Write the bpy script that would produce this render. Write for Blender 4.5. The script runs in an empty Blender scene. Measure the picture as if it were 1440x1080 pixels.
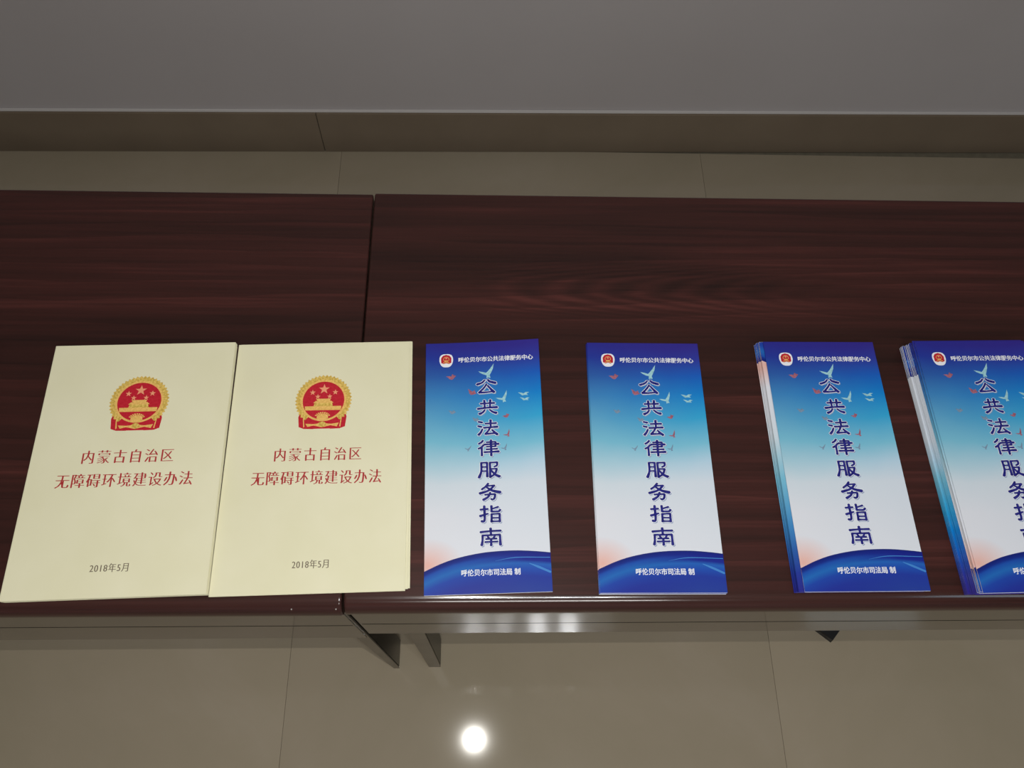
import bpy, bmesh, math, random
from mathutils import Vector, Matrix

random.seed(7)
sc = bpy.context.scene
COL = sc.collection
T = 0.6525            # height of the table tops above the floor

# ------------------------------------------------------------------ camera
cam_d = bpy.data.cameras.new('camera')
cam = bpy.data.objects.new('camera', cam_d)
COL.objects.link(cam)
cam_d.sensor_width = 36.0
cam_d.lens = 1113.71 / 1440 * 36.0
cam_d.clip_start = 0.01
rx_, up_, fw_ = ((0.99936071, -0.0108898, 0.03405274),
                 (-0.00451004, 0.90647237, 0.42224104),
                 (0.03546599, 0.42212469, -0.90584376))
cam.matrix_world = Matrix(((rx_[0], up_[0], -fw_[0], 0.0),
                           (rx_[1], up_[1], -fw_[1], 0.0),
                           (rx_[2], up_[2], -fw_[2], T + 0.85045),
                           (0, 0, 0, 1)))
sc.camera = cam

# ------------------------------------------------------------------ light
sc.view_settings.view_transform = 'Standard'
sc.view_settings.look = 'None'
sc.view_settings.exposure = 0.0
sc.view_settings.gamma = 1.0
sc.view_settings.use_curve_mapping = False
world = bpy.data.worlds.new('world')
sc.world = world
world.use_nodes = True
world.node_tree.nodes['Background'].inputs[0].default_value = (0.5, 0.55, 0.6, 1)
world.node_tree.nodes['Background'].inputs[1].default_value = 0.05


def area(name, loc, size, power, color, rot=(0, 0, 0), shape='SQUARE', size_y=None):
    d = bpy.data.lights.new(name, 'AREA')
    d.shape = shape
    d.size = size
    if size_y:
        d.size_y = size_y
    d.energy = power
    d.color = color
    o = bpy.data.objects.new(name, d)
    COL.objects.link(o)
    o.location = loc
    o.rotation_euler = rot
    return o


# unseen ceiling panels; the cool one is added to tint the right side
area('ceiling_panel_light', (0.28, -1.5, 2.74), 1.0, 18, (1.0, 0.98, 0.94), shape='RECTANGLE', size_y=0.22)
area('ceiling_panel_light', (2.0, -0.6, 2.74), 0.6, 3, (0.66, 0.86, 1.0))
area('ceiling_tube_light', (0.22, -0.36, 2.74), 0.9, 1.2, (0.95, 0.98, 1.0), shape='RECTANGLE', size_y=0.03)
# small recessed spots a little behind the camera; leftmost added to boost a panel streak
for lx, pw in ((-0.044, 3.0), (0.107, 2.2), (0.284, 3.6), (0.447, 3.8)):
    area('spot_light', (lx, -0.31, 2.74), 0.035, pw, (0.95, 0.98, 1.0), shape='DISK')
# the lamp of the phone that takes the picture
pd = bpy.data.lights.new('phone_lamp', 'POINT')
pd.energy = 12.4
pd.color = (1.0, 0.97, 0.90)
pd.shadow_soft_size = 0.0024
pl = bpy.data.objects.new('phone_lamp', pd)
COL.objects.link(pl)
pl.location = (-0.028, 0.043, T + 0.85)


# ------------------------------------------------------------------ materials
def lin(c):
    return tuple(((v / 255) / 12.92 if v / 255 <= 0.04045 else ((v / 255 + 0.055) / 1.055) ** 2.4) for v in c) + (1,)


def new_mat(name, base=(0.5, 0.5, 0.5, 1), rough=0.5, metal=0.0, spec=0.5, coat=0.0):
    m = bpy.data.materials.new(name)
    m.use_nodes = True
    b = m.node_tree.nodes['Principled BSDF']
    b.inputs['Base Color'].default_value = base
    b.inputs['Roughness'].default_value = rough
    b.inputs['Metallic'].default_value = metal
    b.inputs['Specular IOR Level'].default_value = spec
    b.inputs['Coat Weight'].default_value = coat
    return m, m.node_tree, b


def N(nt, kind, **kw):
    n = nt.nodes.new(kind)
    for k, v in kw.items():
        setattr(n, k, v)
    return n


def ramp(nt, src, stops, interp='LINEAR'):
    r = N(nt, 'ShaderNodeValToRGB')
    r.color_ramp.interpolation = interp
    e = r.color_ramp.elements
    while len(e) > 1:
        e.remove(e[-1])
    e[0].position, e[0].color = stops[0]
    for p, c in stops[1:]:
        q = e.new(p)
        q.color = c
    nt.links.new(src, r.inputs[0])
    return r


def mapped(nt, scale, coord='Object', loc=(0, 0, 0)):
    tc = N(nt, 'ShaderNodeTexCoord')
    mp = N(nt, 'ShaderNodeMapping')
    mp.inputs['Scale'].default_value = scale
    mp.inputs['Location'].default_value = loc
    nt.links.new(tc.outputs[coord], mp.inputs[0])
    return mp.outputs[0]


def noise(nt, vec, scale, detail=4, rough=0.5, dist=0.0):
    n = N(nt, 'ShaderNodeTexNoise')
    n.inputs['Scale'].default_value = scale
    n.inputs['Detail'].default_value = detail
    n.inputs['Roughness'].default_value = rough
    n.inputs['Distortion'].default_value = dist
    nt.links.new(vec, n.inputs['Vector'])
    return n.outputs['Fac']


def mathn(nt, op, a, b=None, clamp=False):
    n = N(nt, 'ShaderNodeMath', operation=op, use_clamp=clamp)
    for i, v in enumerate((a, b)):
        if v is None:
            continue
        if isinstance(v, (int, float)):
            n.inputs[i].default_value = v
        else:
            nt.links.new(v, n.inputs[i])
    return n.outputs[0]


def mixc(nt, fac, a, b):
    n = N(nt, 'ShaderNodeMix', data_type='RGBA')
    for sock, v in ((n.inputs[0], fac), (n.inputs[6], a), (n.inputs[7], b)):
        if isinstance(v, (int, float)):
            sock.default_value = v
        elif isinstance(v, tuple):
            sock.default_value = v
        else:
            nt.links.new(v, sock)
    return n.outputs[2]


def bump(nt, b, h, strength, dist=0.001):
    n = N(nt, 'ShaderNodeBump')
    n.inputs['Strength'].default_value = strength
    n.inputs['Distance'].default_value = dist
    nt.links.new(h, n.inputs['Height'])
    nt.links.new(n.outputs[0], b.inputs['Normal'])


# walls
m_wall, nt, b = new_mat('painted_wall', rough=0.7, spec=0.3)
v = mapped(nt, (1, 1, 1))
r = ramp(nt, noise(nt, v, 1.3, 3), [(0.3, lin((180, 174, 174))), (0.7, lin((188, 183, 184)))])
nt.links.new(r.outputs[0], b.inputs['Base Color'])
bump(nt, b, noise(nt, v, 180, 3), 0.15)

m_ceil, nt, b = new_mat('white_ceiling_paint', lin((225, 224, 220)), 0.8)
bump(nt, b, noise(nt, mapped(nt, (1, 1, 1)), 120, 3), 0.1)

# polished floor tile
m_tile, nt, b = new_mat('polished_floor_tile', rough=0.075, spec=0.5)
v = mapped(nt, (1, 1, 1))
oi = N(nt, 'ShaderNodeObjectInfo')
n1 = noise(nt, v, 3.0, 6, 0.6, 0.4)
r = ramp(nt, n1, [(0.3, lin((156, 145, 124))), (0.55, lin((162, 150, 130))), (0.75, lin((168, 156, 138)))])
hs = N(nt, 'ShaderNodeHueSaturation')
nt.links.new(r.outputs[0], hs.inputs['Color'])
nt.links.new(mathn(nt, 'MULTIPLY_ADD', oi.outputs['Random'], 0.06), hs.inputs['Value'])
hs.inputs['Value'].links[0].from_node.inputs[2].default_value = 0.97
nt.links.new(hs.outputs[0], b.inputs['Base Color'])
bump(nt, b, noise(nt, v, 2.0, 2), 0.02, 0.002)

m_grout, nt, b = new_mat('grout', lin((112, 105, 88)), 0.8)
r = ramp(nt, noise(nt, mapped(nt, (1, 1, 1)), 60), [(0.3, lin((106, 100, 84))), (0.7, lin((118, 110, 94)))])
nt.links.new(r.outputs[0], b.inputs['Base Color'])

m_skirt, nt, b = new_mat('dark_skirting_tile', rough=0.4, spec=0.4)
v = mapped(nt, (1, 1, 1))
r = ramp(nt, noise(nt, v, 5, 5, 0.6), [(0.3, lin((120, 106, 90))), (0.7, lin((128, 114, 97)))])
nt.links.new(r.outputs[0], b.inputs['Base Color'])
m_caulk, nt, b = new_mat('pale_caulk', lin((196, 192, 190)), 0.6)

# dark red-brown wood veneer with a lacquered surface
m_wood, nt, b = new_mat('dark_wood_veneer', rough=0.33, spec=0.26)
v = mapped(nt, (0.55, 9.0, 9.0))
fine = noise(nt, mapped(nt, (1.2, 55.0, 55.0)), 3.0, 6, 0.65, 0.2)
wide = noise(nt, v, 1.6, 5, 0.55, 0.9)
wv = N(nt, 'ShaderNodeTexWave', wave_type='BANDS', bands_direction='Y', wave_profile='SAW')
wv.inputs['Scale'].default_value = 1.6
wv.inputs['Distortion'].default_value = 9.0
wv.inputs['Detail'].default_value = 3.0
wv.inputs['Detail Scale'].default_value = 0.7
nt.links.new(mapped(nt, (1.1, 8.0, 8.0)), wv.inputs['Vector'])
mixv = mathn(nt, 'ADD', mathn(nt, 'MULTIPLY', wide, 0.55), mathn(nt, 'MULTIPLY', fine, 0.37))
mixv = mathn(nt, 'ADD', mixv, mathn(nt, 'MULTIPLY', wv.outputs['Fac'], 0.08))
# a pointed cathedral figure in the veneer: nested parabolas opening along the board
tcw = N(nt, 'ShaderNodeTexCoord')
sw = N(nt, 'ShaderNodeSeparateXYZ')
nt.links.new(tcw.outputs['Object'], sw.inputs[0])
yq = mathn(nt, 'SUBTRACT', sw.outputs[1], 0.392)
y2 = mathn(nt, 'MULTIPLY', yq, yq)
pv = mathn(nt, 'SUBTRACT', sw.outputs[0], mathn(nt, 'MULTIPLY', y2, 150.0))
pv = mathn(nt, 'ADD', pv, mathn(nt, 'MULTIPLY', noise(nt, mapped(nt, (3, 30, 1)), 2.0, 2), 0.07))
sn_ = mathn(nt, 'SINE', mathn(nt, 'MULTIPLY', pv, 105.0))
msk = mathn(nt, 'SUBTRACT', 1.0, mathn(nt, 'MULTIPLY', y2, 420.0), clamp=True)
inx = mathn(nt, 'MULTIPLY', mathn(nt, 'SUBTRACT', sw.outputs[0], 0.12), 14.0, clamp=True)
outx = mathn(nt, 'MULTIPLY', mathn(nt, 'SUBTRACT', 0.62, sw.outputs[0]), 5.0, clamp=True)
msk = mathn(nt, 'MULTIPLY', msk, mathn(nt, 'MULTIPLY', inx, outx))
mixv = mathn(nt, 'ADD', mixv, mathn(nt, 'MULTIPLY', mathn(nt, 'ADD', mathn(nt, 'MULTIPLY', sn_, 0.06), 0.025), msk))
r = ramp(nt, mixv, [(0.30, lin((36, 23, 21))), (0.46, lin((53, 30, 27))), (0.56, lin((63, 34, 31))), (0.70, lin((86, 46, 42)))])
nt.links.new(r.outputs[0], b.inputs['Base Color'])
bump(nt, b, fine, 0.08, 0.0004)

m_edge, nt, b = new_mat('lacquered_edge', rough=0.16, spec=0.5, coat=0.3)
fine = noise(nt, mapped(nt, (1.0, 60.0, 60.0)), 3.0, 5, 0.6)
r = ramp(nt, fine, [(0.3, lin((50, 29, 27))), (0.7, lin((66, 38, 35)))])
nt.links.new(r.outputs[0], b.inputs['Base Color'])
b.inputs['Coat Roughness'].default_value = 0.08

m_steel, nt, b = new_mat('grey_enamelled_steel', rough=0.085, metal=0.7, spec=0.5)
b.inputs['Anisotropic'].default_value = 0.9
tgv = N(nt, 'ShaderNodeCombineXYZ')
tgv.inputs[2].default_value = 1.0
nt.links.new(tgv.outputs[0], b.inputs['Tangent'])
r = ramp(nt, noise(nt, mapped(nt, (0.3, 1, 30)), 8, 4), [(0.3, lin((92, 83, 78))), (0.7, lin((100, 91, 86)))])
nt.links.new(r.outputs[0], b.inputs['Base Color'])
m_leg, nt, b = new_mat('shaded_leg_steel', rough=0.35, metal=0.2)  # near-black base: shade of the side faces put into the leg colour
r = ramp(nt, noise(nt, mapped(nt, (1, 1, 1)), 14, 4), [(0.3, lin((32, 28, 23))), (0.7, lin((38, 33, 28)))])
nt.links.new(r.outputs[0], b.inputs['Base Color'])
m_flange, nt, b = new_mat('grey_leg_front', rough=0.35, metal=0.2)  # lighter grey for the lit front of the legs
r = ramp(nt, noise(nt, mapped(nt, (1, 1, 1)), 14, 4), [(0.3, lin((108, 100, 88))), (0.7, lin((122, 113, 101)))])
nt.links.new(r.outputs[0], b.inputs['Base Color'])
m_black, nt, b = new_mat('black_plastic', lin((22, 20, 20)), 0.4)
m_chrome, nt, b = new_mat('nail_head', lin((200, 195, 190)), 0.2, 0.9)

# booklet card and pages
m_cream, nt, b = new_mat('cream_card', rough=0.55, spec=0.3)
r = ramp(nt, noise(nt, mapped(nt, (1, 1, 1)), 14, 4), [(0.3, lin((225, 221, 188))), (0.7, lin((230, 226, 196)))])
nt.links.new(r.outputs[0], b.inputs['Base Color'])
bump(nt, b, noise(nt, mapped(nt, (1, 1, 1)), 900, 2), 0.05, 0.0002)
m_page, nt, b = new_mat('page_edges', rough=0.8)
r = ramp(nt, noise(nt, mapped(nt, (1, 1, 2500)), 2, 2), [(0.3, lin((196, 188, 166))), (0.7, lin((238, 232, 214)))])
nt.links.new(r.outputs[0], b.inputs['Base Color'])


def ink(name, rgb, rough=0.5, var=0.0):
    m, nt, b = new_mat(name, lin(rgb), rough, spec=0.35)
    if var:
        hi = lin(tuple(min(255, c + var) for c in rgb))
        lo = lin(tuple(max(0, c - var) for c in rgb))
        r = ramp(nt, noise(nt, mapped(nt, (1, 1, 1)), 420, 3), [(0.35, lo), (0.65, hi)])
        nt.links.new(r.outputs[0], b.inputs['Base Color'])
    return m


i_red = ink('red_ink', (172, 48, 52), 0.5, 8)
i_grey = ink('grey_ink', (112, 100, 84))
i_gold = ink('gold_ink', (212, 178, 88), 0.4, 22)
i_gold2 = ink('pale_gold_ink', (232, 186, 104), 0.4, 10)
i_emred = ink('emblem_red_ink', (190, 30, 48), 0.45, 6)
i_star = ink('star_ink', (238, 160, 120), 0.4)
i_white = ink('white_ink', (238, 240, 246), 0.3)
i_title = ink('deep_blue_ink', (32, 34, 122), 0.3, 14)
i_shade = ink('grey_blue_halo_ink', (150, 166, 196), 0.35)
i_navy = ink('navy_ink', (16, 34, 120), 0.3)
i_birdr = ink('red_bird_ink', (160, 98, 116), 0.35, 14)
i_birdw = ink('pale_bird_ink', (156, 204, 214), 0.35, 12)
i_birdt = ink('tan_bird_ink', (120, 144, 170), 0.35, 10)
i_swoosh = ink('light_blue_ink', (66, 132, 205), 0.3)

PW, PL = 0.1356, 0.2985       # leaflet
H2 = PL / 2

# sky print of the leaflet, top to bottom along the sheet (object Y)
m_sky, nt, b = new_mat('leaflet_sky_print', rough=0.28, spec=0.45)
tc = N(nt, 'ShaderNodeTexCoord')
sp = N(nt, 'ShaderNodeSeparateXYZ')
nt.links.new(tc.outputs['Object'], sp.inputs[0])
# 0 at the top edge, 1 at the bottom edge
t_ = mathn(nt, 'MULTIPLY_ADD', sp.outputs[1], -1 / PL)
t_.node.inputs[2].default_value = 0.5
xx = mathn(nt, 'MULTIPLY', sp.outputs[0], 1 / PW)
t2 = mathn(nt, 'ADD', t_, mathn(nt, 'MULTIPLY', mathn(nt, 'MULTIPLY', xx, xx), 0.05))
t2 = mathn(nt, 'ADD', t2, mathn(nt, 'MULTIPLY_ADD', noise(nt, mapped(nt, (1, 1, 1)), 14, 2), 0.05))
t2.node.inputs[1].links[0].from_node.inputs[2].default_value = -0.045
sky = ramp(nt, t2, [(0.0, lin((40, 42, 140))), (0.055, lin((34, 54, 152))), (0.13, lin((44, 92, 168))),
                    (0.22, lin((62, 132, 192))), (0.32, lin((92, 162, 204))), (0.42, lin((120, 188, 214))),
                    (0.50, lin((168, 206, 222))), (0.58, lin((208, 220, 230))), (0.70, lin((222, 225, 234))),
                    (1.0, lin((226, 228, 236)))])
right = ramp(nt, t2, [(0.0, lin((50, 40, 138))), (0.06, lin((46, 56, 156))), (0.13, lin((22, 92, 190))),
                      (0.22, lin((14, 130, 208))), (0.32, lin((50, 166, 216))), (0.42, lin((124, 194, 220))),
                      (0.50, lin((182, 212, 232))), (0.58, lin((212, 222, 234))), (1.0, lin((226, 228, 236)))])
fx = mathn(nt, 'ADD', xx, 0.5, clamp=True)
c1 = mixc(nt, fx, sky.outputs[0], right.outputs[0])
# peach glow of the printed sunrise near the lower left corner
dx = mathn(nt, 'MULTIPLY', mathn(nt, 'ADD', sp.outputs[0], PW / 2 - 0.004), 26.0)
dy = mathn(nt, 'MULTIPLY', mathn(nt, 'ADD', sp.outputs[1], 0.118), 34.0)
dd = mathn(nt, 'SQRT', mathn(nt, 'ADD', mathn(nt, 'MULTIPLY', dx, dx), mathn(nt, 'MULTIPLY', dy, dy)))
pf = mathn(nt, 'MULTIPLY', mathn(nt, 'SUBTRACT', 1.0, dd, clamp=True), 0.75)
c2 = mixc(nt, pf, c1, lin((232, 160, 136)))
# worn white paper plus the fold highlight, put into the folded edges' colour
geo = N(nt, 'ShaderNodeNewGeometry')
vt = N(nt, 'ShaderNodeVectorTransform', vector_type='NORMAL', convert_from='WORLD', convert_to='OBJECT')
nt.links.new(geo.outputs['True Normal'], vt.inputs[0])
sn = N(nt, 'ShaderNodeSeparateXYZ')
nt.links.new(vt.outputs[0], sn.inputs[0])
side = mathn(nt, 'SUBTRACT', 1.0, mathn(nt, 'ABSOLUTE', sn.outputs[2]), clamp=True)
worn = ramp(nt, noise(nt, mapped(nt, (1, 1, 1)), 160, 3), [(0.40, (0.15, 0.15, 0.15, 1)), (0.62, (0.9, 0.9, 0.9, 1))])
wf = mathn(nt, 'MULTIPLY', mathn(nt, 'GREATER_THAN', side, 0.6), worn.outputs[0])
c3 = mixc(nt, wf, c2, lin((214, 214, 226)))
nt.links.new(c3, b.inputs['Base Color'])

# blue wave print
m_wave, nt, b = new_mat('leaflet_wave_print', rough=0.26, spec=0.45)
uv = N(nt, 'ShaderNodeUVMap')
sp = N(nt, 'ShaderNodeSeparateXYZ')
nt.links.new(uv.outputs[0], sp.inputs[0])
wr = ramp(nt, sp.outputs[1], [(0.0, lin((16, 30, 112))), (0.09, lin((18, 44, 138))), (0.15, lin((26, 78, 172))),
                              (0.30, lin((32, 104, 184))), (0.48, lin((30, 68, 168))), (0.75, lin((32, 50, 152))),
                              (1.0, lin((30, 46, 146)))])
wr2 = ramp(nt, sp.outputs[1], [(0.0, lin((20, 32, 130))), (0.22, lin((24, 40, 145))), (0.30, lin((34, 96, 184))),
                               (0.42, lin((30, 78, 176))), (0.60, lin((32, 56, 156))), (1.0, lin((36, 62, 152)))])
c = mixc(nt, mathn(nt, 'MULTIPLY_ADD', sp.outputs[0], 2.0, clamp=True), wr.outputs[0], wr2.outputs[0])
for n_ in nt.nodes:
    if n_.type == 'MATH' and n_.operation == 'MULTIPLY_ADD':
        n_.inputs[2].default_value = -0.6
nt.links.new(c, b.inputs['Base Color'])


# ------------------------------------------------------------------ helpers
def mesh_from(name, verts, faces, mat, parent=None, loc=None, smooth=False, mats=None, idx=None):
    me = bpy.data.meshes.new(name)
    me.from_pydata([tuple(p) for p in verts], [], faces)
    for m_ in (mats or [mat]):
        me.materials.append(m_)
    if idx:
        for p, i in zip(me.polygons, idx):
            p.material_index = i
    if smooth:
        me.polygons.foreach_set('use_smooth', [True] * len(me.polygons))
    me.update()
    o = bpy.data.objects.new(name, me)
    COL.objects.link(o)
    if parent:
        o.parent = parent
    if loc:
        o.location = loc
    return o


def bm_obj(name, bm, mat, parent=None, loc=None, smooth=False):
    me = bpy.data.meshes.new(name)
    bmesh.ops.recalc_face_normals(bm, faces=bm.faces)
    bm.to_mesh(me)
    bm.free()
    me.materials.append(mat)
    if smooth:
        me.polygons.foreach_set('use_smooth', [True] * len(me.polygons))
    o = bpy.data.objects.new(name, me)
    COL.objects.link(o)
    if parent:
        o.parent = parent
    if loc:
        o.location = loc
    return o


def box_bm(x0, x1, y0, y1, z0, z1, bev=0.0, seg=2, bm=None):
    bm = bm or bmesh.new()
    r_ = bmesh.ops.create_cube(bm, size=1.0)
    for v_ in r_['verts']:
        v_.co = Vector(((x0 + x1) / 2 + v_.co.x * (x1 - x0), (y0 + y1) / 2 + v_.co.y * (y1 - y0), (z0 + z1) / 2 + v_.co.z * (z1 - z0)))
    if bev:
        es = list({e for v_ in r_['verts'] for e in v_.link_edges})
        bmesh.ops.bevel(bm, geom=es, offset=bev, segments=seg, affect='EDGES')
    return bm


def empty(name, loc, rz=0.0):
    o = bpy.data.objects.new(name, None)
    o.empty_display_size = 0.05
    COL.objects.link(o)
    o.location = loc
    o.rotation_euler = (0, 0, rz)
    return o


def tag(o, label=None, cat=None, group=None, kind=None):
    for k, v_ in (('label', label), ('category', cat), ('group', group), ('kind', kind)):
        if v_:
            o[k] = v_
    return o


def copy_tree(o, parent=None):
    c_ = o.copy()
    COL.objects.link(c_)
    if parent:
        c_.parent = parent
    for ch in list(KIDS.get(o.name, [])):
        copy_tree(ch, c_)
    return c_


def kids_of(root):
    for o in list(COL.objects):
        if o.parent:
            KIDS.setdefault(o.parent.name, [])
            if o not in KIDS[o.parent.name]:
                KIDS[o.parent.name].append(o)


KIDS = {}


# --- lettering: outline of a glyph run, weight changed separately across and up
def text_mesh(name, body, size, wx=0.0, wy=0.0, spacing=1.0, sx=1.0):
    cu = bpy.data.curves.new(name + '_src', 'FONT')
    cu.body = body
    cu.size = size
    cu.space_character = spacing
    cu.align_x = 'CENTER'
    cu.align_y = 'CENTER'
    cu.fill_mode = 'NONE'
    cu.resolution_u = 3
    o = bpy.data.objects.new(name + '_src', cu)
    COL.objects.link(o)
    dg = bpy.context.evaluated_depsgraph_get()
    src = bpy.data.meshes.new_from_object(o.evaluated_get(dg), depsgraph=dg)
    loops = []
    nxt = {}
    adj = {}
    for e in src.edges:
        a, b_ = e.vertices
        adj.setdefault(a, []).append(b_)
        adj.setdefault(b_, []).append(a)
    seen = set()
    co = [v_.co.copy() for v_ in src.vertices]
    for s in sorted(adj):
        if s in seen:
            continue
        lp = [s]
        seen.add(s)
        # index order gives the curve's own direction
        cur = s + 1 if s + 1 in adj[s] else adj[s][0]
        while cur not in seen:
            seen.add(cur)
            lp.append(cur)
            cand = [n_ for n_ in adj[cur] if n_ not in seen]
            if not cand:
                break
            cur = cand[0]
        if len(lp) > 2:
            loops.append([co[i] for i in lp])
    bpy.data.objects.remove(o)
    bpy.data.curves.remove(cu)
    bpy.data.meshes.remove(src)

    def area_(lp):
        return sum(lp[i].x * lp[(i + 1) % len(lp)].y - lp[(i + 1) % len(lp)].x * lp[i].y for i in range(len(lp))) / 2

    def inside(p, lp):
        c_ = False
        for i in range(len(lp)):
            a, b_ = lp[i], lp[(i + 1) % len(lp)]
            if (a.y > p.y) != (b_.y > p.y) and p.x < (b_.x - a.x) * (p.y - a.y) / (b_.y - a.y) + a.x:
                c_ = not c_
        return c_

    # the winding of the largest loop is that of every outer contour
    sgn = 1 if area_(max(loops, key=lambda q: abs(area_(q)))) > 0 else -1
    loops = [lp if sgn > 0 else lp[::-1] for lp in loops]
    outers = [lp for lp in loops if area_(lp) > 0]
    holes = {i: [] for i in range(len(outers))}
    for lp in loops:
        if area_(lp) < 0:
            own = [i for i, q in enumerate(outers) if inside(lp[0], q)]
            if own:
                holes[min(own, key=lambda i: area_(outers[i]))].append(lp)

    def grown(lp):
        n_ = len(lp)
        pts = []
        for k in range(n_):
            p0, p1, p2 = lp[k - 1], lp[k], lp[(k + 1) % n_]
            e1 = (p1 - p0)
            e2 = (p2 - p1)
            if e1.length < 1e-9 or e2.length < 1e-9:
                continue
            n1 = Vector((e1.y, -e1.x, 0)).normalized()
            n2 = Vector((e2.y, -e2.x, 0)).normalized()
            ox = max((n1.x, n2.x), key=abs) if n1.x * n2.x > -0.2 else 0
            oy = max((n1.y, n2.y), key=abs) if n1.y * n2.y > -0.2 else 0
            pts.append((p1.x * sx + ox * wx * size, p1.y + oy * wy * size))
        return pts

    AV, AF = [], []
    for i, lp in enumerate(outers):
        out = bpy.data.curves.new(name + '_fill', 'CURVE')
        out.dimensions = '2D'
        out.fill_mode = 'FRONT'
        for q_ in [lp] + holes[i]:
            pts = grown(q_)
            if len(pts) < 3:
                continue
            sp_ = out.splines.new('POLY')
            sp_.points.add(len(pts) - 1)
            for q, (x, y) in zip(sp_.points, pts):
                q.co = (x, y, 0, 1)
            sp_.use_cyclic_u = True
        oo = bpy.data.objects.new(name + '_fill', out)
        pm = bpy.data.meshes.new_from_object(oo)
        k = len(AV)
        AV += [tuple(v_.co) for v_ in pm.vertices]
        AF += [tuple(k + v_ for v_ in pg.vertices) for pg in pm.polygons]
        bpy.data.objects.remove(oo)
        bpy.data.curves.remove(out)
        bpy.data.meshes.remove(pm)
    me = bpy.data.meshes.new(name)
    me.from_pydata(AV, [], AF)
    # centre on its own bounding box
    xs = [v_.co.x for v_ in me.vertices]
    ys = [v_.co.y for v_ in me.vertices]
    cx, cy = (min(xs) + max(xs)) / 2, (min(ys) + max(ys)) / 2
    for v_ in me.vertices:
        v_.co.x -= cx
        v_.co.y -= cy
    me.name = name
    return me, max(xs) - min(xs), max(ys) - min(ys)


def text_obj(name, body, cx, cy, z, width, height, mat, parent, wx=0.0, wy=0.0, spacing=1.0, skew=0.0):
    """lettering fitted into a box width x height about (cx, cy)"""
    me, w, h = text_mesh(name, body, 0.02, wx, wy, spacing)
    for v_ in me.vertices:
        v_.co.x *= width / w
        v_.co.y *= height / h
        v_.co.x += v_.co.y * skew
        v_.co.x += cx
        v_.co.y += cy
        v_.co.z = z
    me.materials.clear()
    me.materials.append(mat)
    o = bpy.data.objects.new(name, me)
    COL.objects.link(o)
    o.parent = parent
    return o


# --- brush strokes for the clerical-script title
def brush(pts, w0, w1, w2, grow=0.0):
    """closed outline polygon of a stroke: smoothed centre line, width w0-w1-w2"""
    P = [Vector((p[0], p[1], 0)) for p in pts]
    if len(P) == 2:
        C = [P[0].lerp(P[1], i / 6) for i in range(7)]
    else:
        C = []
        Q = [P[0] * 2 - P[1]] + P + [P[-1] * 2 - P[-2]]
        for i in range(1, len(Q) - 2):
            for k in range(5):
                t = k / 5
                a, b_, c_, d = Q[i - 1], Q[i], Q[i + 1], Q[i + 2]
                C.append(0.5 * ((2 * b_) + (c_ - a) * t + (2 * a - 5 * b_ + 4 * c_ - d) * t * t + (3 * b_ - a - 3 * c_ + d) * t ** 3))
        C.append(P[-1])
    n = len(C)
    L, R_ = [], []
    for i, p in enumerate(C):
        d = (C[min(i + 1, n - 1)] - C[max(i - 1, 0)]).normalized()
        nn = Vector((-d.y, d.x, 0))
        t = i / (n - 1)
        w = (w0 + (w1 - w0) * t * 2) if t < 0.5 else (w1 + (w2 - w1) * (t - 0.5) * 2)
        w = w / 2 + grow
        L.append(p + nn * w)
        R_.append(p - nn * w)
    d0 = (C[0] - C[1]).normalized() * (w0 * 0.25 + grow)
    d1 = (C[-1] - C[-2]).normalized() * (w2 * 0.25 + grow)
    verts = [C[0] + d0] + [q for pr in zip(L, R_) for q in pr] + [C[-1] + d1]
    faces = [(0, 2, 1)]
    for i in range(n - 1):
        a = 1 + 2 * i
        faces.append((a, a + 1, a + 3, a + 2))
    a = 1 + 2 * (n - 1)
    faces.append((a, a + 1, a + 2))
    return verts, faces


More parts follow.
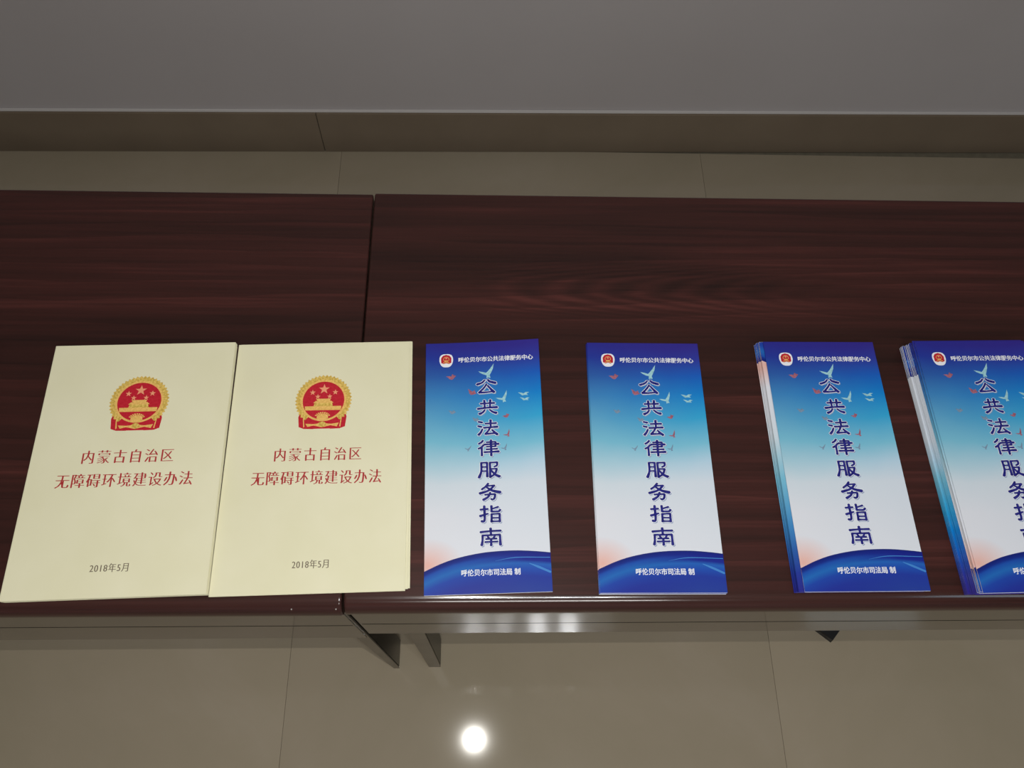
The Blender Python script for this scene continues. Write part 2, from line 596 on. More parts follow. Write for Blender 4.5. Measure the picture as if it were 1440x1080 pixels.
A, B_, C_ = 9, 7, 13
GLYPH = {
    '公': [([(44, 6), (30, 24), (4, 36)], 5, 8, 12), ([(58, 4), (68, 18), (97, 30)], 6, 12, 14),
          ([(52, 34), (38, 60), (16, 88)], 6, 7, 8), ([(12, 90), (44, 90), (76, 86)], 12, 8, 7), ([(56, 44), (70, 66), (88, 92)], 6, 9, 13)],
    '共': [([(16, 26), (86, 24)], 9, 7, 10), ([(36, 4), (37, 54)], 9, 7, 7), ([(65, 2), (63, 54)], 10, 7, 7),
          ([(2, 60), (48, 54), (98, 52)], 12, 8, 13), ([(38, 66), (28, 82), (10, 94)], 6, 8, 13), ([(60, 66), (76, 82), (94, 90)], 6, 9, 14)],
    '法': [([(4, 10), (24, 16)], 8, 9, 10), ([(2, 38), (20, 44)], 8, 9, 10), ([(24, 58), (16, 78), (4, 96)], 6, 8, 11),
          ([(38, 24), (92, 22)], 8, 7, 10), ([(64, 0), (64, 50)], 10, 7, 7), ([(30, 50), (62, 48), (98, 46)], 10, 7, 11),
          ([(60, 52), (52, 70), (38, 88)], 7, 7, 7), ([(36, 90), (62, 88), (86, 86)], 10, 8, 7), ([(70, 64), (80, 78), (96, 96)], 6, 9, 12)],
    '律': [([(24, 2), (16, 14), (3, 24)], 8, 8, 8), ([(27, 30), (16, 44), (1, 54)], 8, 8, 8), ([(17, 46), (17, 98)], 7, 7, 9),
          ([(40, 14), (84, 13)], 8, 6, 8), ([(84, 13), (83, 42)], 7, 7, 7), ([(30, 28), (62, 27), (99, 26)], 9, 6, 11), ([(40, 42), (86, 41)], 7, 6, 7),
          ([(38, 59), (92, 57)], 8, 6, 9), ([(28, 76), (62, 75), (99, 74)], 9, 7, 12), ([(62, 0), (62, 100)], 9, 7, 9)],
    '服': [([(14, 6), (13, 60), (2, 98)], 8, 7, 12), ([(12, 7), (42, 6)], 8, 7, 8), ([(41, 6), (41, 94)], 8, 7, 10),
          ([(14, 33), (40, 33)], 6, 6, 6), ([(14, 58), (40, 58)], 6, 6, 6), ([(55, 6), (55, 98)], 8, 7, 9), ([(54, 7), (90, 6)], 8, 7, 9),
          ([(89, 6), (88, 24), (74, 34)], 8, 7, 7), ([(56, 46), (88, 45)], 7, 6, 8), ([(87, 46), (78, 74), (56, 96)], 8, 8, 7), ([(60, 54), (78, 80), (100, 94)], 6, 10, 14)],
    '务': [([(44, 0), (30, 20), (12, 36)], 8, 8, 8), ([(34, 16), (72, 13)], 7, 6, 7), ([(72, 13), (46, 42), (2, 60)], 8, 8, 13),
          ([(36, 24), (62, 44), (99, 56)], 6, 11, 16), ([(26, 68), (74, 65)], 8, 7, 8), ([(74, 65), (72, 86), (62, 98), (54, 92)], 8, 8, 6), ([(52, 54), (42, 80), (18, 99)], 7, 8, 12)],
    '指': [([(4, 24), (40, 21)], 9, 8, 9), ([(23, 2), (23, 86), (8, 92)], 9, 8, 11), ([(2, 62), (40, 48)], 12, 8, 7),
          ([(56, 2), (56, 36)], 9, 7, 8), ([(56, 22), (88, 10)], 6, 6, 9), ([(54, 37), (88, 36), (97, 26)], 8, 8, 9), ([(56, 52), (55, 98)], 8, 7, 9),
          ([(54, 52), (94, 50)], 8, 6, 8), ([(93, 50), (93, 98)], 8, 7, 9), ([(56, 74), (92, 74)], 6, 6, 6), ([(56, 94), (92, 94)], 7, 6, 7)],
    '南': [([(2, 22), (48, 17), (96, 16)], 11, 7, 10), ([(49, 0), (50, 40)], 10, 8, 8), ([(12, 40), (11, 70), (7, 98)], 8, 7, 11), ([(10, 41), (92, 39)], 8, 7, 9),
          ([(91, 39), (92, 98)], 8, 8, 11), ([(34, 46), (41, 58)], 6, 7, 7), ([(68, 46), (60, 58)], 6, 7, 7), ([(26, 62), (76, 61)], 8, 6, 8),
          ([(22, 79), (80, 78)], 8, 6, 8), ([(50, 60), (50, 100)], 8, 7, 10)],
}
TITLE = [('公', 0.0035, 0.09036), ('共', 0.0041, 0.06386), ('法', 0.0040, 0.03829), ('律', 0.0043, 0.01362),
         ('服', 0.0041, -0.01231), ('务', 0.0043, -0.03791), ('指', 0.0041, -0.06319), ('南', 0.0042, -0.0887)]


def title_mesh(name, z, grow, ox, oy, mat, parent):
    V, F = [], []
    for ch, cx, cy in TITLE:
        for pts, w0, w1, w2 in GLYPH[ch]:
            vs, fs = brush(pts, w0, w1, w2, grow)
            k = len(V)
            V += [(cx + ox + (p.x - 50) / 100 * 0.0238, cy + oy - (p.y - 50) / 100 * 0.0192, z) for p in vs]
            F += [tuple(k + i for i in f) for f in fs]
    return mesh_from(name, V, F, mat, parent)


def disc(cx, cy, rx, ry, z, n=40, a0=0.0, a1=2 * math.pi):
    return [(cx + rx * math.cos(a0 + (a1 - a0) * i / n), cy + ry * math.sin(a0 + (a1 - a0) * i / n), z) for i in range(n)]


def star_pts(cx, cy, r, z, rot=0.0):
    return [(cx + (r if i % 2 == 0 else r * 0.40) * math.sin(rot + i * math.pi / 5),
             cy + (r if i % 2 == 0 else r * 0.40) * math.cos(rot + i * math.pi / 5), z) for i in range(10)]


class Poly:
    def __init__(s):
        s.V, s.F, s.I = [], [], []

    def add(s, pts, i=0):
        k = len(s.V)
        s.V += pts
        s.F.append(tuple(range(k, k + len(pts))))
        s.I.append(i)

    def ring(s, cx, cy, r0, r1, z, i=0, n=48, sy=1.0, a0=0.0, a1=2 * math.pi, wob=0.0):
        for k in range(n):
            q = []
            for rr, kk in ((r0, k), (r1, k), (r1, k + 1), (r0, k + 1)):
                a = a0 + (a1 - a0) * kk / n
                w = 1 + (wob * (1 if kk % 2 else -1) if rr == r1 else 0)
                q.append((cx + rr * w * math.cos(a), cy + rr * w * math.sin(a) * sy, z))
            s.add(q, i)


def national_emblem(cx, cy, w, h, z, parent):
    """round emblem: wheat ring, red field with gate and stars, gear and red drapery below"""
    p = Poly()
    R0 = w / 2
    yc = cy + h * 0.08
    s = R0
    # red drapery under the ring
    for sgn in (-1, 1):
        p.add([(cx + sgn * s * x, yc + s * y, z) for x, y in ((0.10, -0.70), (0.55, -0.50), (0.78, -0.42), (0.84, -0.62), (0.80, -0.98), (0.62, -1.05), (0.30, -1.06), (0.10, -1.00))][::sgn], 2)
    p.add([(cx + s * x, yc + s * y, z) for x, y in ((-0.5, -1.05), (0.5, -1.05), (0.5, -0.7), (-0.5, -0.7))], 2)
    # wheat ring with ragged outer edge, smooth inner rim
    p.ring(cx, yc, s * 0.78, s * 0.97, z + 3e-5, 0, 72, 0.97, math.radians(-52), math.radians(232), 0.035)
    p.ring(cx, yc, s * 0.70, s * 0.80, z + 4e-5, 1, 60, 0.97)
    p.add(disc(cx, yc, s * 0.73, s * 0.71, z + 5e-5, 48), 2)
    # gear
    for k in range(9):
        a = math.radians(200 + k * 17.5)
        p.add([(cx + s * 0.22 * math.cos(a + d) * 1.0 * m, yc - s * 0.62 + s * 0.15 * m * -math.sin(a + d), z + 9e-5)
               for d, m in ((-0.1, 0.7), (-0.1, 1.25), (0.1, 1.25), (0.1, 0.7))], 1)
    p.add(disc(cx, yc - s * 0.64, s * 0.2, s * 0.13, z + 8e-5, 20), 1)
    # knot and ribbons
    p.add([(cx + s * x, yc + s * y, z + 9e-5) for x, y in ((-0.58, -0.86), (-0.3, -0.88), (0, -0.84), (0.3, -0.88), (0.58, -0.84), (0.52, -0.98), (0.3, -0.93), (0, -1.0), (-0.3, -0.93), (-0.5, -0.98))][::-1], 1)
    p.add(disc(cx, yc - s * 0.89, s * 0.14, s * 0.10, z + 1e-4, 16), 0)
    # folds
    for sgn in (-1, 1):
        p.add([(cx + sgn * s * x, yc + s * y, z + 9e-5) for x, y in ((0.60, -0.96), (0.64, -0.72), (0.67, -0.72), (0.64, -1.0))][::-sgn], 1)
    em = mesh_from('emblem', p.V, p.F, None, parent, mats=[i_gold, i_gold2, i_emred], idx=p.I)
    # gate: plinth, wall and two roofs
    g = Poly()
    g.add([(cx + s * x, yc + s * y, z + 1.2e-4) for x, y in ((-0.62, -0.37), (0.62, -0.37), (0.64, -0.22), (-0.64, -0.22))], 0)
    g.add([(cx + s * x, yc + s * y, z + 1.3e-4) for x, y in ((-0.34, -0.22), (0.34, -0.22), (0.30, -0.08), (-0.30, -0.08))], 1)
    g.add([(cx + s * x, yc + s * y, z + 1.4e-4) for x, y in ((-0.36, -0.10), (0.36, -0.10), (0.27, -0.02), (-0.27, -0.02))], 0)
    g.add([(cx + s * x, yc + s * y, z + 1.5e-4) for x, y in ((-0.22, -0.02), (0.22, -0.02), (0.26, 0.06), (-0.26, 0.06))], 0)
    mesh_from('gate', g.V, g.F, None, em, mats=[i_gold2, i_gold], idx=g.I)
    for x, y, r_ in ((0, 0.42, 0.20), (-0.40, 0.30, 0.11), (0.40, 0.30, 0.11), (-0.21, 0.14, 0.10), (0.21, 0.14, 0.10)):
        mesh_from('star', star_pts(cx + s * x, yc + s * y, s * r_, z + 1.3e-4), [tuple(range(9, -1, -1))], i_star, em)
    return em


# ------------------------------------------------------------------ the room
TS = 0.87
fl = bm_obj('floor', box_bm(-3.2, 3.2, -3.0, 1.45, -0.06, -0.003), m_grout)
tag(fl, 'glossy grey-beige tiled floor', kind='structure')
tile_me = None
for i in range(-4, 4):
    for j in range(-4, 1):
        x0 = 0.526 + (i - 0) * TS
        y0 = 0.455 + j * TS
        xa, xb = max(x0, -3.2), min(x0 + TS, 3.2)
        ya, yb = max(y0, -3.0), min(y0 + TS, 1.43)
        if xb - xa < 0.05 or yb - ya < 0.05:
            continue
        full = abs(xb - xa - TS) < 1e-6 and abs(yb - ya - TS) < 1e-6
        g_ = 0.00025
        if full and tile_me:
            o = bpy.data.objects.new('tile', tile_me)
            COL.objects.link(o)
            o.location = (x0, y0, 0)
            o.parent = fl
        else:
            o = bm_obj('tile', box_bm(g_, xb - xa - g_, g_, yb - ya - g_, -0.01, 0.0, 0.0002, 1), m_tile, fl, (xa, ya, 0))
            if full:
                tile_me = o.data

WY = 1.320
WROT = 0.0169
wall = bm_obj('wall_back', box_bm(-3.3, 3.3, 0.0, 0.12, 0.0, 2.8), m_wall)
wall.location = (0, WY + 0.012, 0)
wall.rotation_euler = (0, 0, WROT)
tag(wall, 'plain grey-white painted wall behind the tables', kind='structure')
SK = 0.1235
bb = bm_obj('baseboard_back', box_bm(-3.2, 3.2, 0.006, 0.013, 0.0, SK - 0.001), m_grout)
bb.location = (0, WY, 0)
bb.rotation_euler = (0, 0, WROT)
tag(bb, 'dark brown tiled skirting along the wall', kind='structure')
xs = -0.383 - 2 * 2.1
k = 0
while xs < 3.2:
    xa, xb = max(xs, -3.2), min(xs + 2.1, 3.2)
    if xb > xa + 0.05:
        bm_obj('tile', box_bm(xa + 0.0007, xb - 0.0007, 0.0, 0.011, 0.0, SK, 0.0008, 2), m_skirt, bb)
    xs += 2.1
tr = bm_obj('trim_1', box_bm(-3.2, 3.2, 0.004, 0.0125, SK, SK + 0.004, 0.0015, 2), m_caulk)
tr.location = (0, WY, 0)
tr.rotation_euler = (0, 0, WROT)
tag(tr, 'thin pale sealant line along the top of the skirting', kind='structure')
for nm, bx in (('wall_left', (-3.35, -3.2, -3.1, 1.5)), ('wall_right', (3.2, 3.35, -3.1, 1.5)), ('wall_front', (-3.3, 3.3, -3.15, -3.0))):
    tag(bm_obj(nm, box_bm(*bx, 0.0, 2.8), m_wall), 'plain painted wall of the room', kind='structure')
tag(bm_obj('ceiling', box_bm(-3.3, 3.3, -3.1, 1.5, 2.76, 2.84), m_ceil), 'white ceiling of the room', kind='structure')


# ------------------------------------------------------------------ tables
def tabletop(parent, L):
    """board with a bullnose front edge, x 0..L, y 0..0.541, top at z = T"""
    D, th = 0.5415, 0.026
    prof = []
    r1 = 0.0165
    # front: flat top -> quarter ellipse -> short drop -> small radius below
    prof.append((D - 0.003, 0.0))
    prof.append((0.030, 0.0))
    for i in range(0, 11):
        a = math.pi / 2 * i / 10
        prof.append((r1 - r1 * math.sin(a), -0.0175 + 0.0175 * math.cos(a)))
    for i in range(1, 6):
        a = math.pi / 2 * i / 5
        prof.append((0.004 - 0.004 * math.cos(a), -th + 0.0085 - 0.0085 * math.sin(a)))
    prof.append((D - 0.003, -th))
    prof.append((D, -th + 0.003))
    prof.append((D, -0.003))
    xs_ = [0.0, 0.0012, 0.003, 0.006, L / 2, L - 0.006, L - 0.003, L - 0.0012, L]
    n = len(prof)
    V, F, I = [], [], []
    cyy, czz = D / 2, -th / 2
    for q, x in enumerate(xs_):
        ins = 0.0012 if q in (0, 8) else 0.0
        for y, z in prof:
            V.append((x, y + (ins if y < cyy else -ins), T + z + (ins if z < czz else -ins)))
    for q in range(8):
        for i in range(n):
            j = (i + 1) % n
            F.append((q * n + i, (q + 1) * n + i, (q + 1) * n + j, q * n + j))
            I.append(1 if 2 <= i <= 16 else 0)
    F.append(tuple(range(n)))
    F.append(tuple(range(9 * n - 1, 8 * n - 1, -1)))
    I += [0, 0]
    o = mesh_from('tabletop', V, F, None, parent, mats=[m_wood, m_edge], idx=I)
    bm = bmesh.new()
    bm.from_mesh(o.data)
    bmesh.ops.recalc_face_normals(bm, faces=bm.faces)
    bm.to_mesh(o.data)
    bm.free()
    for pg in o.data.polygons:
        pg.use_smooth = pg.material_index == 1
    return o


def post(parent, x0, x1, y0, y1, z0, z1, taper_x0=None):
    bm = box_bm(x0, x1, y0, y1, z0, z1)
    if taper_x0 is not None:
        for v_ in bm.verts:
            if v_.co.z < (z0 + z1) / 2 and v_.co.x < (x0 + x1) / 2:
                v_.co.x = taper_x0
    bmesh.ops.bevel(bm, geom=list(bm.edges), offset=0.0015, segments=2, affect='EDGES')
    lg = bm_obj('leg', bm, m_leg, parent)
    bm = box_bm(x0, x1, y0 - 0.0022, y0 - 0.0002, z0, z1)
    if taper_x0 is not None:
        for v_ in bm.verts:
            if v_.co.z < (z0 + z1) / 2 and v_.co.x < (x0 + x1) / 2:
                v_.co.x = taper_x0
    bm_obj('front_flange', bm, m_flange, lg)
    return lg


ZB = T - 0.026
L_T = 1.40


def make_table(x0, y0, leg_in, label, group, apron_drop, left):
    t = empty('folding_table', (x0, y0, 0))
    tag(t, label, 'table', group)
    tabletop(t, L_T)
    # steel front panel under the edge, with a folded lip
    ap = bm_obj('front_panel', box_bm(0.002, L_T - 0.002, 0.004, 0.006, ZB - apron_drop, ZB + 0.0), m_steel, t)
    bm_obj('panel_lip', box_bm(0.004, L_T - 0.004, 0.006, 0.022, ZB - apron_drop, ZB - apron_drop + 0.002), m_steel, ap)
    bm_obj('panel_crease', box_bm(0.004, L_T - 0.004, 0.0037, 0.0045, ZB - 0.0905, ZB - 0.0890), m_steel, ap)
    bm_obj('rear_rail', box_bm(0.05, L_T - 0.05, 0.49, 0.51, ZB - 0.04, ZB, 0.002, 1), m_steel, t)
    for xx0 in (leg_in[0], L_T - leg_in[1]):
        w = leg_in[1] - leg_in[0]
        tp = xx0 + w * 0.55 if left else None
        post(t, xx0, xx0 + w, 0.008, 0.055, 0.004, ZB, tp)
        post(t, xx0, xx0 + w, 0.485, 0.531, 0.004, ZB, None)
        bm_obj('cross_bar', box_bm(xx0 + 0.003, xx0 + w - 0.003, 0.055, 0.485, ZB - 0.05, ZB - 0.02, 0.002, 1), m_leg, t)
        for yy in (0.010, 0.488):
            bm_obj('foot_pad', box_bm(xx0 + 0.010, xx0 + w - 0.0015, yy, yy + 0.04, 0.0, 0.005, 0.001, 1), m_black, t)
    return t


right_t = make_table(-0.1455, 0.1346, (0.050, 0.0705), 'long dark reddish-brown veneered table carrying the four piles of blue leaflets', None, 0.170, False)
left_t = make_table(-0.1478 - L_T, 0.1330, (0.0005, 0.0215), 'darker brown veneered table on the left, carrying the cream booklets', None, 0.196, True)
# latch plate beside the right table's leg
bm = box_bm(0.072, 0.094, 0.012, 0.05, ZB - 0.175, ZB - 0.171, 0.001, 1)
bm_obj('bracket', bm, m_leg, right_t)
# dark wedge-shaped support seen below the front panel of the right table
wv_ = [(-0.055, 0.045, 0), (0, 0.0, 0), (0.045, 0.045, 0), (-0.03, 0.085, 0), (0.025, 0.085, 0)]
order = [0, 1, 2, 4, 3]
V = [(wv_[i][0], wv_[i][1], 0.0) for i in order] + [(wv_[i][0] * 0.9, wv_[i][1] * 0.95 + 0.003, 0.012) for i in order]
F = [(4, 3, 2, 1, 0), (5, 6, 7, 8, 9)] + [(i, (i + 1) % 5, 5 + (i + 1) % 5, 5 + i) for i in range(5)]
ft = mesh_from('centre_foot', V, F, m_black, right_t, (0.6406 + 0.1455, 0.0439 - 0.001, 0.0))
bm_obj('centre_post', box_bm(-0.010, 0.010, 0.045, 0.070, 0.010, ZB, 0.002, 1), m_black, ft)
# small nail heads on the left table's front edge
for px_, in ((-0.1535,), (-0.1995,)):
    bm = bmesh.new()
    bmesh.ops.create_uvsphere(bm, u_segments=10, v_segments=6, radius=0.0012)
    bm_obj('nail_head', bm, m_chrome, left_t, (px_ + 0.1478 + L_T, 0.0052, T - 0.0050), True)


# ------------------------------------------------------------------ booklets
BW, BL = 0.2066, 0.2915
BT = 0.0021


def cover_profile_mesh(w, t, sheet, nx):
    """C-shaped cover section folded at the left: returns closed profile (x, z)"""
    outer, inner = [], []
    for i in range(nx + 1):
        outer.append((w / 2 - (w - t / 2) * i / nx, t))
    for i in range(1, 6):
        a = math.pi / 2 + math.pi * i / 6
        outer.append((-w / 2 + t / 2 + t / 2 * math.cos(a), t / 2 + t / 2 * math.sin(a)))
    for i in range(nx + 1):
        outer.append((-w / 2 + t / 2 + (w - t / 2) * i / nx, 0.0))
    ti = t / 2 - sheet
    for i in range(nx + 1):
        inner.append((w / 2 - (w - t / 2) * i / nx, sheet))
    for i in range(1, 6):
        a = -math.pi / 2 - math.pi * i / 6
        inner.append((-w / 2 + t / 2 + ti * math.cos(a), t / 2 + ti * math.sin(a)))
    for i in range(nx + 1):
        inner.append((-w / 2 + t / 2 + (w - t / 2) * i / nx, t - sheet))
    return outer + inner


def extrude_profile(name, prof, length, ny, mat, parent):
    n = len(prof)
    V, F = [], []
    for j in range(ny + 1):
        y = -length / 2 + length * j / ny
        V += [(x, y, z) for x, z in prof]
    for j in range(ny):
        for i in range(n):
            k_ = (i + 1) % n
            F.append((j * n + i, (j + 1) * n + i, (j + 1) * n + k_, j * n + k_))
    half = n // 2
    # cap faces: the section is a thin strip, join outer and inner sides
    for j in (0, ny):
        for i in range(half - 1):
            F.append((j * n + i, j * n + i + 1, j * n + n - 2 - i, j * n + n - 1 - i))
    o = mesh_from(name, V, F, mat, parent)
    bm = bmesh.new()
    bm.from_mesh(o.data)
    bmesh.ops.recalc_face_normals(bm, faces=bm.faces)
    bm.to_mesh(o.data)
    bm.free()
    return o


def make_booklet():
    t = empty('booklet', (0, 0, 0))
    extrude_profile('cover', cover_profile_mesh(BW, BT, 0.00028, 10), BL, 12, m_cream, t)
    bm = box_bm(-BW / 2 + BT / 2, BW / 2 - 0.0006, -BL / 2 + 0.0004, BL / 2 - 0.0004, 0.0003, BT - 0.0003)
    bm_obj('pages', bm, m_page, t)
    z = BT + 0.00006
    national_emblem(0.0034, 0.0668, 0.0665, 0.0660, z, t)
    s = 1.0
    text_obj('title_text', '内蒙古自治区', 0.0012, 0.0068, z, 0.0985 * s, 0.0152, i_red, t, 0.022, -0.014, 1.28)
    text_obj('title_text', '无障碍环境建设办法', 0.0014, -0.0203, z, 0.1455 * s, 0.0158, i_red, t, 0.022, -0.014, 1.14)
    text_obj('date_text', '2018年5月', 0.0012, -0.1153, z, 0.0392, 0.0092, i_grey, t, 0.016, -0.006, 1.12)
    return t


book = make_booklet()
kids_of(book)
GA = 'cream booklets in the left pile'
GB = 'cream booklets in the right pile'
ORD = ['', 'second', 'third', 'fourth', 'fifth', 'sixth', 'seventh', 'eighth', 'ninth', 'tenth', 'eleventh', 'twelfth', 'thirteenth', 'fourteenth', 'fifteenth']
lab_low = {'A': 'cream booklet %s from the top of the left pile',
           'B': 'cream booklet %s from the top of the right pile, right edge showing'}


def place_book(loc, rz, label, group, first=False):
    o = book if first else copy_tree(book)
    o.location = loc
    o.rotation_euler = (0, 0, rz)
    tag(o, label, 'booklet', group)
    return o


def strip_print(o):
    for ch in [c for c in COL.objects if c.parent == o]:
        if ch.name.split('.')[0] in ('title_text', 'date_text', 'emblem'):
            for g in [c for c in COL.objects if c.parent == ch]:
                bpy.data.objects.remove(g)
            bpy.data.objects.remove(ch)


STEP = BT + 0.00035
# right pile, lying on both tables
nB = 3
for i in range(nB):
    top = i == nB - 1
    off = [(0.0036, 0.0030, 0.006), (0.0020, 0.0020, 0.004), (0, 0, 0)][i]
    o = place_book((-0.1862 + off[0], 0.2985 + off[1], T + 0.0002 + i * STEP), 0.0265 + off[2],
                   ('cream booklet with red and gold emblem, topmost beside the blue leaflets' if top else lab_low['B'] % ORD[nB - 1 - i]),
                   None if top else GB, first=False)
    o.scale = (0.978, 1.006, 1.0)
    if not top:
        strip_print(o)
nA = 6
for i in range(nA):
    top = i == nA - 1
    sh = -0.002 if i < nB else 0.0
    sh2 = 0.0 if top else 0.0002 * (nA - i)
    o = place_book((-0.3912 + sh, 0.2932 + sh2, T + 0.0002 + i * STEP), 0.0317,
                   ('cream booklet with a red and gold emblem, on top of the leftmost pile' if top else lab_low['A'] % ORD[nA - 1 - i]),
                   None if top else GA, first=top)
    if not top:
        strip_print(o)


# ------------------------------------------------------------------ leaflets
PT = 0.00125


def grid_profile():
    """tri-fold sheet: three layers joined by folds left and right, thin strip section"""
    s = 0.0002
    nx = 10
    path = []      # centre line
    zt, zm, zb = PT - s / 2, PT / 2, s / 2
    for i in range(nx + 1):
        path.append((PW / 2 - 0.0004 - (PW - 0.0008) * i / nx, zt))
    path.append((-PW / 2 + 0.0001, (zt + zm) / 2))
    for i in range(nx + 1):
        path.append((-PW / 2 + 0.0004 + (PW - 0.0008) * i / nx, zm))
    path.append((PW / 2 - 0.0001, (zb + zm) / 2))
    for i in range(nx + 1):
        path.append((PW / 2 - 0.0004 - (PW - 0.0008) * i / nx, zb))
    L, R_ = [], []
    n = len(path)
    for i, p in enumerate(path):
        a, b_ = path[max(0, i - 1)], path[min(n - 1, i + 1)]
        d = Vector((b_[0] - a[0], b_[1] - a[1]))
        d.normalize()
        nn = (-d.y, d.x)
        L.append((p[0] + nn[0] * s / 2, p[1] + nn[1] * s / 2))
        R_.append((p[0] - nn[0] * s / 2, p[1] - nn[1] * s / 2))
    return L + R_[::-1]


WAVE = [(-0.0678, -0.1243), (-0.0600, -0.1208), (-0.0500, -0.1166), (-0.0369, -0.1122), (-0.0230, -0.1090), (-0.0090, -0.1067),
        (0.0050, -0.1053), (0.0188, -0.1047), (0.0300, -0.1046), (0.0409, -0.1051), (0.0550, -0.1063), (0.0678, -0.1078)]


def wave_mesh(parent, flip=False):
    """the wave at the foot of the cover, with its darker crest line; uv v = depth below the crest"""
    V, F, UV = [], [], []
    levels = 8
    pts = []
    for i in range(len(WAVE) - 1):
        for k in range(3):
            t = k / 3
            pts.append((WAVE[i][0] * (1 - t) + WAVE[i + 1][0] * t, WAVE[i][1] * (1 - t) + WAVE[i + 1][1] * t))
    pts.append(WAVE[-1])
    for x, y in pts:
        for l in range(levels + 1):
            f = l / levels
            yy = y + (-H2 + 0.0002 - y) * f
            V.append((x, yy, PT + 0.00008))
            UV.append(((x + PW / 2) / PW, min(1.0, (y - yy) / 0.044)))
    for i in range(len(pts) - 1):
        for l in range(levels):
            a = i * (levels + 1) + l
            F.append((a, a + 1, a + levels + 2, a + levels + 1))
    me = bpy.data.meshes.new('wave_print')
    me.from_pydata(V, [], F)
    uvl = me.uv_layers.new(name='UVMap')
    for lp in me.loops:
        uvl.data[lp.index].uv = UV[lp.vertex_index]
    me.materials.append(m_wave)
    o = bpy.data.objects.new('wave_print', me)
    COL.objects.link(o)
    o.parent = parent
    return o


def strip_poly(name, pts, w, z, mat, parent):
    vs, fs = brush([(p[0] * 1000, p[1] * 1000) for p in pts], w[0], w[1], w[2])
    return mesh_from(name, [(p.x / 1000, p.y / 1000, z) for p in vs], fs, mat, parent)


BIRDS = [(0.0058, 0.1070, 0.0175, i_birdw, 0.25, 0), (-0.0377, 0.1035, 0.0110, i_birdr, 0.5, 1), (-0.0139, 0.0832, 0.0110, i_birdr, -0.5, 1),
         (0.0232, 0.0741, 0.0135, i_birdw, 0.5, 0), (0.0468, 0.0790, 0.0120, i_birdw, -0.05, 2), (0.0480, 0.0725, 0.0105, i_birdw, -0.15, 2),
         (-0.0370, 0.0588, 0.0085, i_birdt, 0.0, 1), (-0.0100, 0.0487, 0.0085, i_birdt, -0.2, 1), (0.0256, 0.0520, 0.0080, i_birdr, 0.9, 1),
         (0.0268, 0.0293, 0.0085, i_birdr, 0.7, 0), (0.0229, 0.0128, 0.0075, i_birdt, 0.5, 0), (-0.0189, 0.0126, 0.0070, i_birdt, 0.0, 0)]


def bird(cx, cy, s, mat, rot, kind, z, parent):
    if kind == 0:      # wings raised in a V, fanned tail
        outl = [(-0.62, 0.28), (-0.30, 0.16), (-0.12, 0.06), (0.02, 0.16), (0.22, 0.34), (0.52, 0.66), (0.40, 0.30), (0.22, 0.02), (0.10, -0.14),
                (0.12, -0.36), (-0.02, -0.30), (-0.16, -0.34), (-0.10, -0.12), (-0.30, -0.02), (-0.46, 0.10)]
    elif kind == 1:    # hunched, one wing back
        outl = [(-0.50, 0.30), (-0.20, 0.22), (0.05, 0.12), (0.26, 0.34), (0.36, 0.14), (0.56, 0.02), (0.30, -0.16), (0.02, -0.30), (-0.22, -0.16), (-0.30, 0.04)]
    else:              # gliding
        outl = [(-0.55, 0.16), (-0.20, 0.12), (0.00, 0.04), (0.24, 0.20), (0.56, 0.18), (0.30, 0.02), (0.44, -0.14), (0.10, -0.12), (-0.12, -0.18), (-0.30, -0.02)]
    c, s_ = math.cos(rot * 0.6), math.sin(rot * 0.6)
    V = [(0, 0)] + outl
    V = [(cx + s * (x * c - y * s_), cy + s * (x * s_ + y * c), z) for x, y in V]
    n = len(outl)
    F = [(0, 1 + (i + 1) % n, 1 + i) for i in range(n)]
    return mesh_from('bird', V, F, mat, parent)


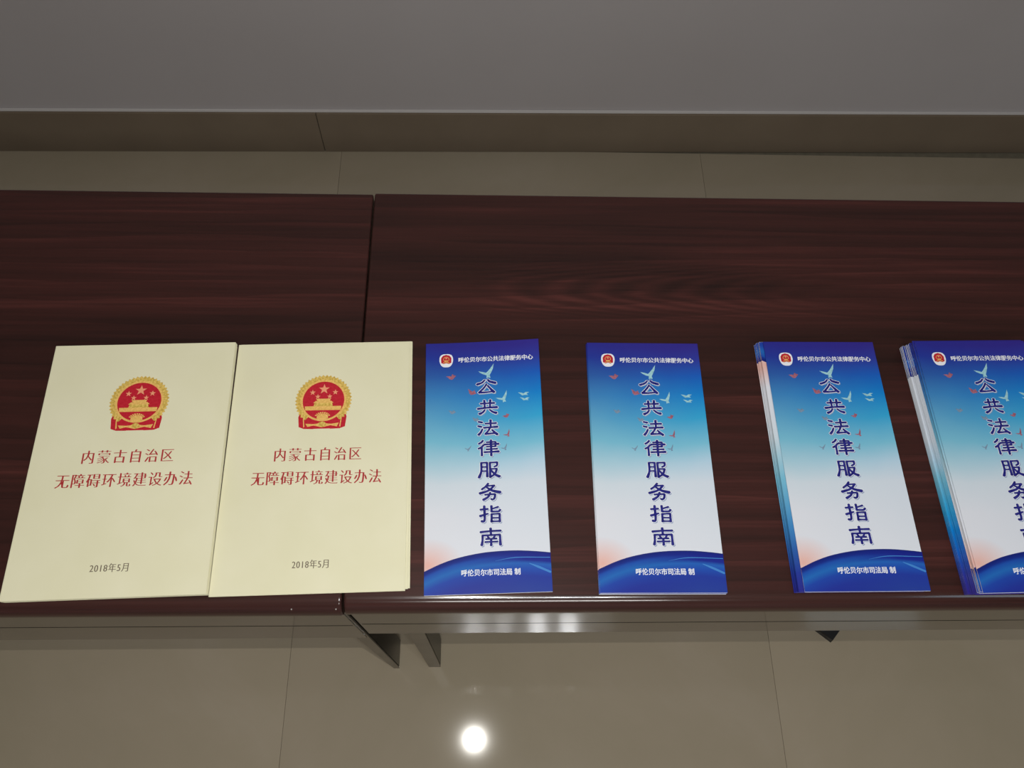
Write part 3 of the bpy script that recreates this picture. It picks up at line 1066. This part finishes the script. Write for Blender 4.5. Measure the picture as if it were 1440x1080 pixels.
def make_leaflet():
    t = empty('leaflet', (0, 0, 0))
    extrude_profile('folded_sheet', grid_profile(), PL, 16, m_sky, t)
    z = PT + 0.00008
    wv = wave_mesh(t)
    crest = [(x, y - 0.0003) for x, y in WAVE[::1]]
    strip_poly('crest_line', crest, (0.9, 1.6, 1.2), z + 0.00005, i_navy, wv)
    strip_poly('swoosh', [(0.0445, -0.1185), (0.0540, -0.1225), (0.0670, -0.1285)], (0.6, 2.4, 2.2), z + 0.00005, i_swoosh, wv)
    strip_poly('swoosh', [(0.0080, -0.1150), (0.0300, -0.1118), (0.0670, -0.1128)], (0.2, 0.9, 0.7), z + 0.00004, i_swoosh, wv)
    # small badge: white shield with a red emblem
    p = Poly()
    ex, ey = -0.0434, 0.1258
    sh = []
    for i in range(32):
        a = 2 * math.pi * i / 32
        c, s = math.cos(a), math.sin(a)
        r_ = 1.0 / (abs(c) ** 3.0 + abs(s) ** 3.0) ** (1 / 3.0)
        sh.append((ex + 0.0082 * r_ * c * (1.0 if s > 0 else 1 + 0.22 * s), ey + 0.0088 * r_ * s, z + 0.00002))
    p.add(sh, 0)
    p.add([(ex + x, ey + y, z + 0.00006) for x, y in ((-0.0060, -0.0030), (-0.0030, -0.0044), (0, -0.0034), (0.0030, -0.0044), (0.0060, -0.0030),
                                                        (0.0062, 0.0032), (0.0040, 0.0066), (0, 0.0078), (-0.0040, 0.0066), (-0.0062, 0.0032))], 1)
    p.ring(ex, ey + 0.0016, 0.0030, 0.0036, z + 0.00009, 2, 24, 0.95, math.radians(-30), math.radians(210))
    p.add(star_pts(ex, ey + 0.0030, 0.0018, z + 0.0001)[::-1], 3)
    p.add([(ex + x, ey + y, z + 0.0001) for x, y in ((-0.0026, -0.0012), (0.0026, -0.0012), (0.0020, 0.0002), (-0.0020, 0.0002))], 2)
    p.add([(ex + x, ey + y, z + 0.0001) for x, y in ((-0.0040, -0.0026), (0, -0.0018), (0.0040, -0.0026), (0.0036, -0.0034), (0, -0.0026), (-0.0036, -0.0034))][::-1], 2)
    mesh_from('badge', p.V, p.F, None, t, mats=[i_white, i_emred, i_gold2, i_star], idx=p.I)
    text_obj('heading_text', '呼伦贝尔市公共法律服务中心', 0.0156, 0.1262, z, 0.0890, 0.0068, i_white, t, 0.030, 0.014, 0.98)
    text_obj('footer_text', '呼伦贝尔市司法局 制', 0.0031, -0.1267, z + 0.00004, 0.0630, 0.0072, i_white, t, 0.026, 0.014, 1.0)
    ti = title_mesh('title_text', z + 0.00012, 1.7, 0, 0, i_title, t)
    title_mesh('title_outline', z + 0.00007, 4.4, 0, 0, i_white, ti)
    title_mesh('title_halo', z + 0.00004, 2.6, 0.0009, -0.0011, i_shade, ti)
    for bd in BIRDS:
        bird(*bd, z + 0.00001, t)
    return t


leaf = make_leaflet()
kids_of(leaf)
FULL = ('wave_print',)


def place_leaf(loc, rz, label, group, first=False, under=False, mirror=False):
    o = leaf if first else copy_tree(leaf)
    o.location = loc
    o.rotation_euler = (0, 0, rz)
    if mirror:
        o.scale = (-1, 1, 1)
    tag(o, label, 'leaflet', group)
    if under:
        for ch in [c for c in COL.objects if c.parent == o]:
            if ch.name.split('.')[0] not in ('folded_sheet', 'wave_print'):
                for g in [c for c in COL.objects if c.parent == ch]:
                    bpy.data.objects.remove(g)
                bpy.data.objects.remove(ch)
    return o


LS = PT + 0.00025
Z0 = T + 0.0002
PI = math.pi


def pile(name_top, group, low_label, cx, cy, th, n, offs, first=False):
    """offs(i) -> dx, dy, dth, flipped for the i-th leaflet from the bottom"""
    for i in range(n):
        top = i == n - 1
        if top:
            place_leaf((cx, cy, Z0 + i * LS), th, name_top, None, first=first)
        else:
            dx, dy, dt, fl_ = offs(i)
            place_leaf((cx + dx, cy + dy, Z0 + i * LS), th + dt + (PI if fl_ else 0), low_label % ORD[n - 1 - i], group, under=True, mirror=fl_ == 2)


rnd = random.Random(3)
J = [(rnd.uniform(-0.0006, 0.0006), rnd.uniform(-0.0008, 0.0008), rnd.uniform(-0.002, 0.002)) for _ in range(40)]
pile('blue and white leaflet lying alone, next to the cream booklets, tilted slightly left', None, '%s', 0.0018, 0.3011, 0.0278, 1, None, first=True)
single = leaf
pile('blue and white leaflet topping the thin pile, second from left', 'leaflets under the top of the thin second pile',
     'blue leaflet %s from the top of the thin pile, almost hidden', 0.1918, 0.3005, -0.0029, 3, lambda i: (-0.0008 + J[i][0] * 0.6, -0.0008, J[i][2] * 0.5, 0))
NC = 8


def off_c(i):
    if i == NC - 3 or i == NC - 2:
        return (-0.0052 - J[i][0] * 0.3, 0.0002, -0.004, 2)
    return (-0.0072 + 0.0006 * i + J[i][0], 0.0012 + J[i][1] * 0.5, 0.001 + J[i][2], 2)


pile('blue and white leaflet topping the third pile, white strip at its left', 'leaflets under the top of the third pile',
     'blue leaflet %s from the top of the third pile from the left', 0.4065, 0.2997, 0.0035, NC, off_c)
ND = 15


def off_d(i):
    if i in (3, 4):
        return (-0.0074, 0.0018, -0.002, 1)
    if i < 3:
        return (-0.0070 + J[i][0], 0.0022 + J[i][1] * 0.5, 0.0 + J[i][2], 1)
    return (-0.0050 + 0.0004 * (i - 4) + J[i][0], 0.0010 + J[i][1], 0.001 + J[i][2], 1 if i < 10 else 0)


pile('blue and white leaflet topping the thickest pile, cut by the right frame edge', 'leaflets under the top of the thickest pile',
     'blue leaflet %s from the top of the thickest pile, left edge showing', 0.5895, 0.2965, 0.0165, ND, off_d)

# the lone leaflet lifts a little at its far right corner: give it its own bent meshes
bent = {}
stack = [c for c in COL.objects if c.parent == single]
stack += [g for c in stack for g in COL.objects if g.parent == c]
for o in stack:
    o.data = o.data.copy()
    for v_ in o.data.vertices:
        u = max(0.0, min(1.0, (v_.co.x + PW / 2) / PW))
        w = max(0.0, min(1.0, (v_.co.y + PL / 2) / PL))
        v_.co.z += 0.0085 * (u ** 1.6) * (w ** 2.2)
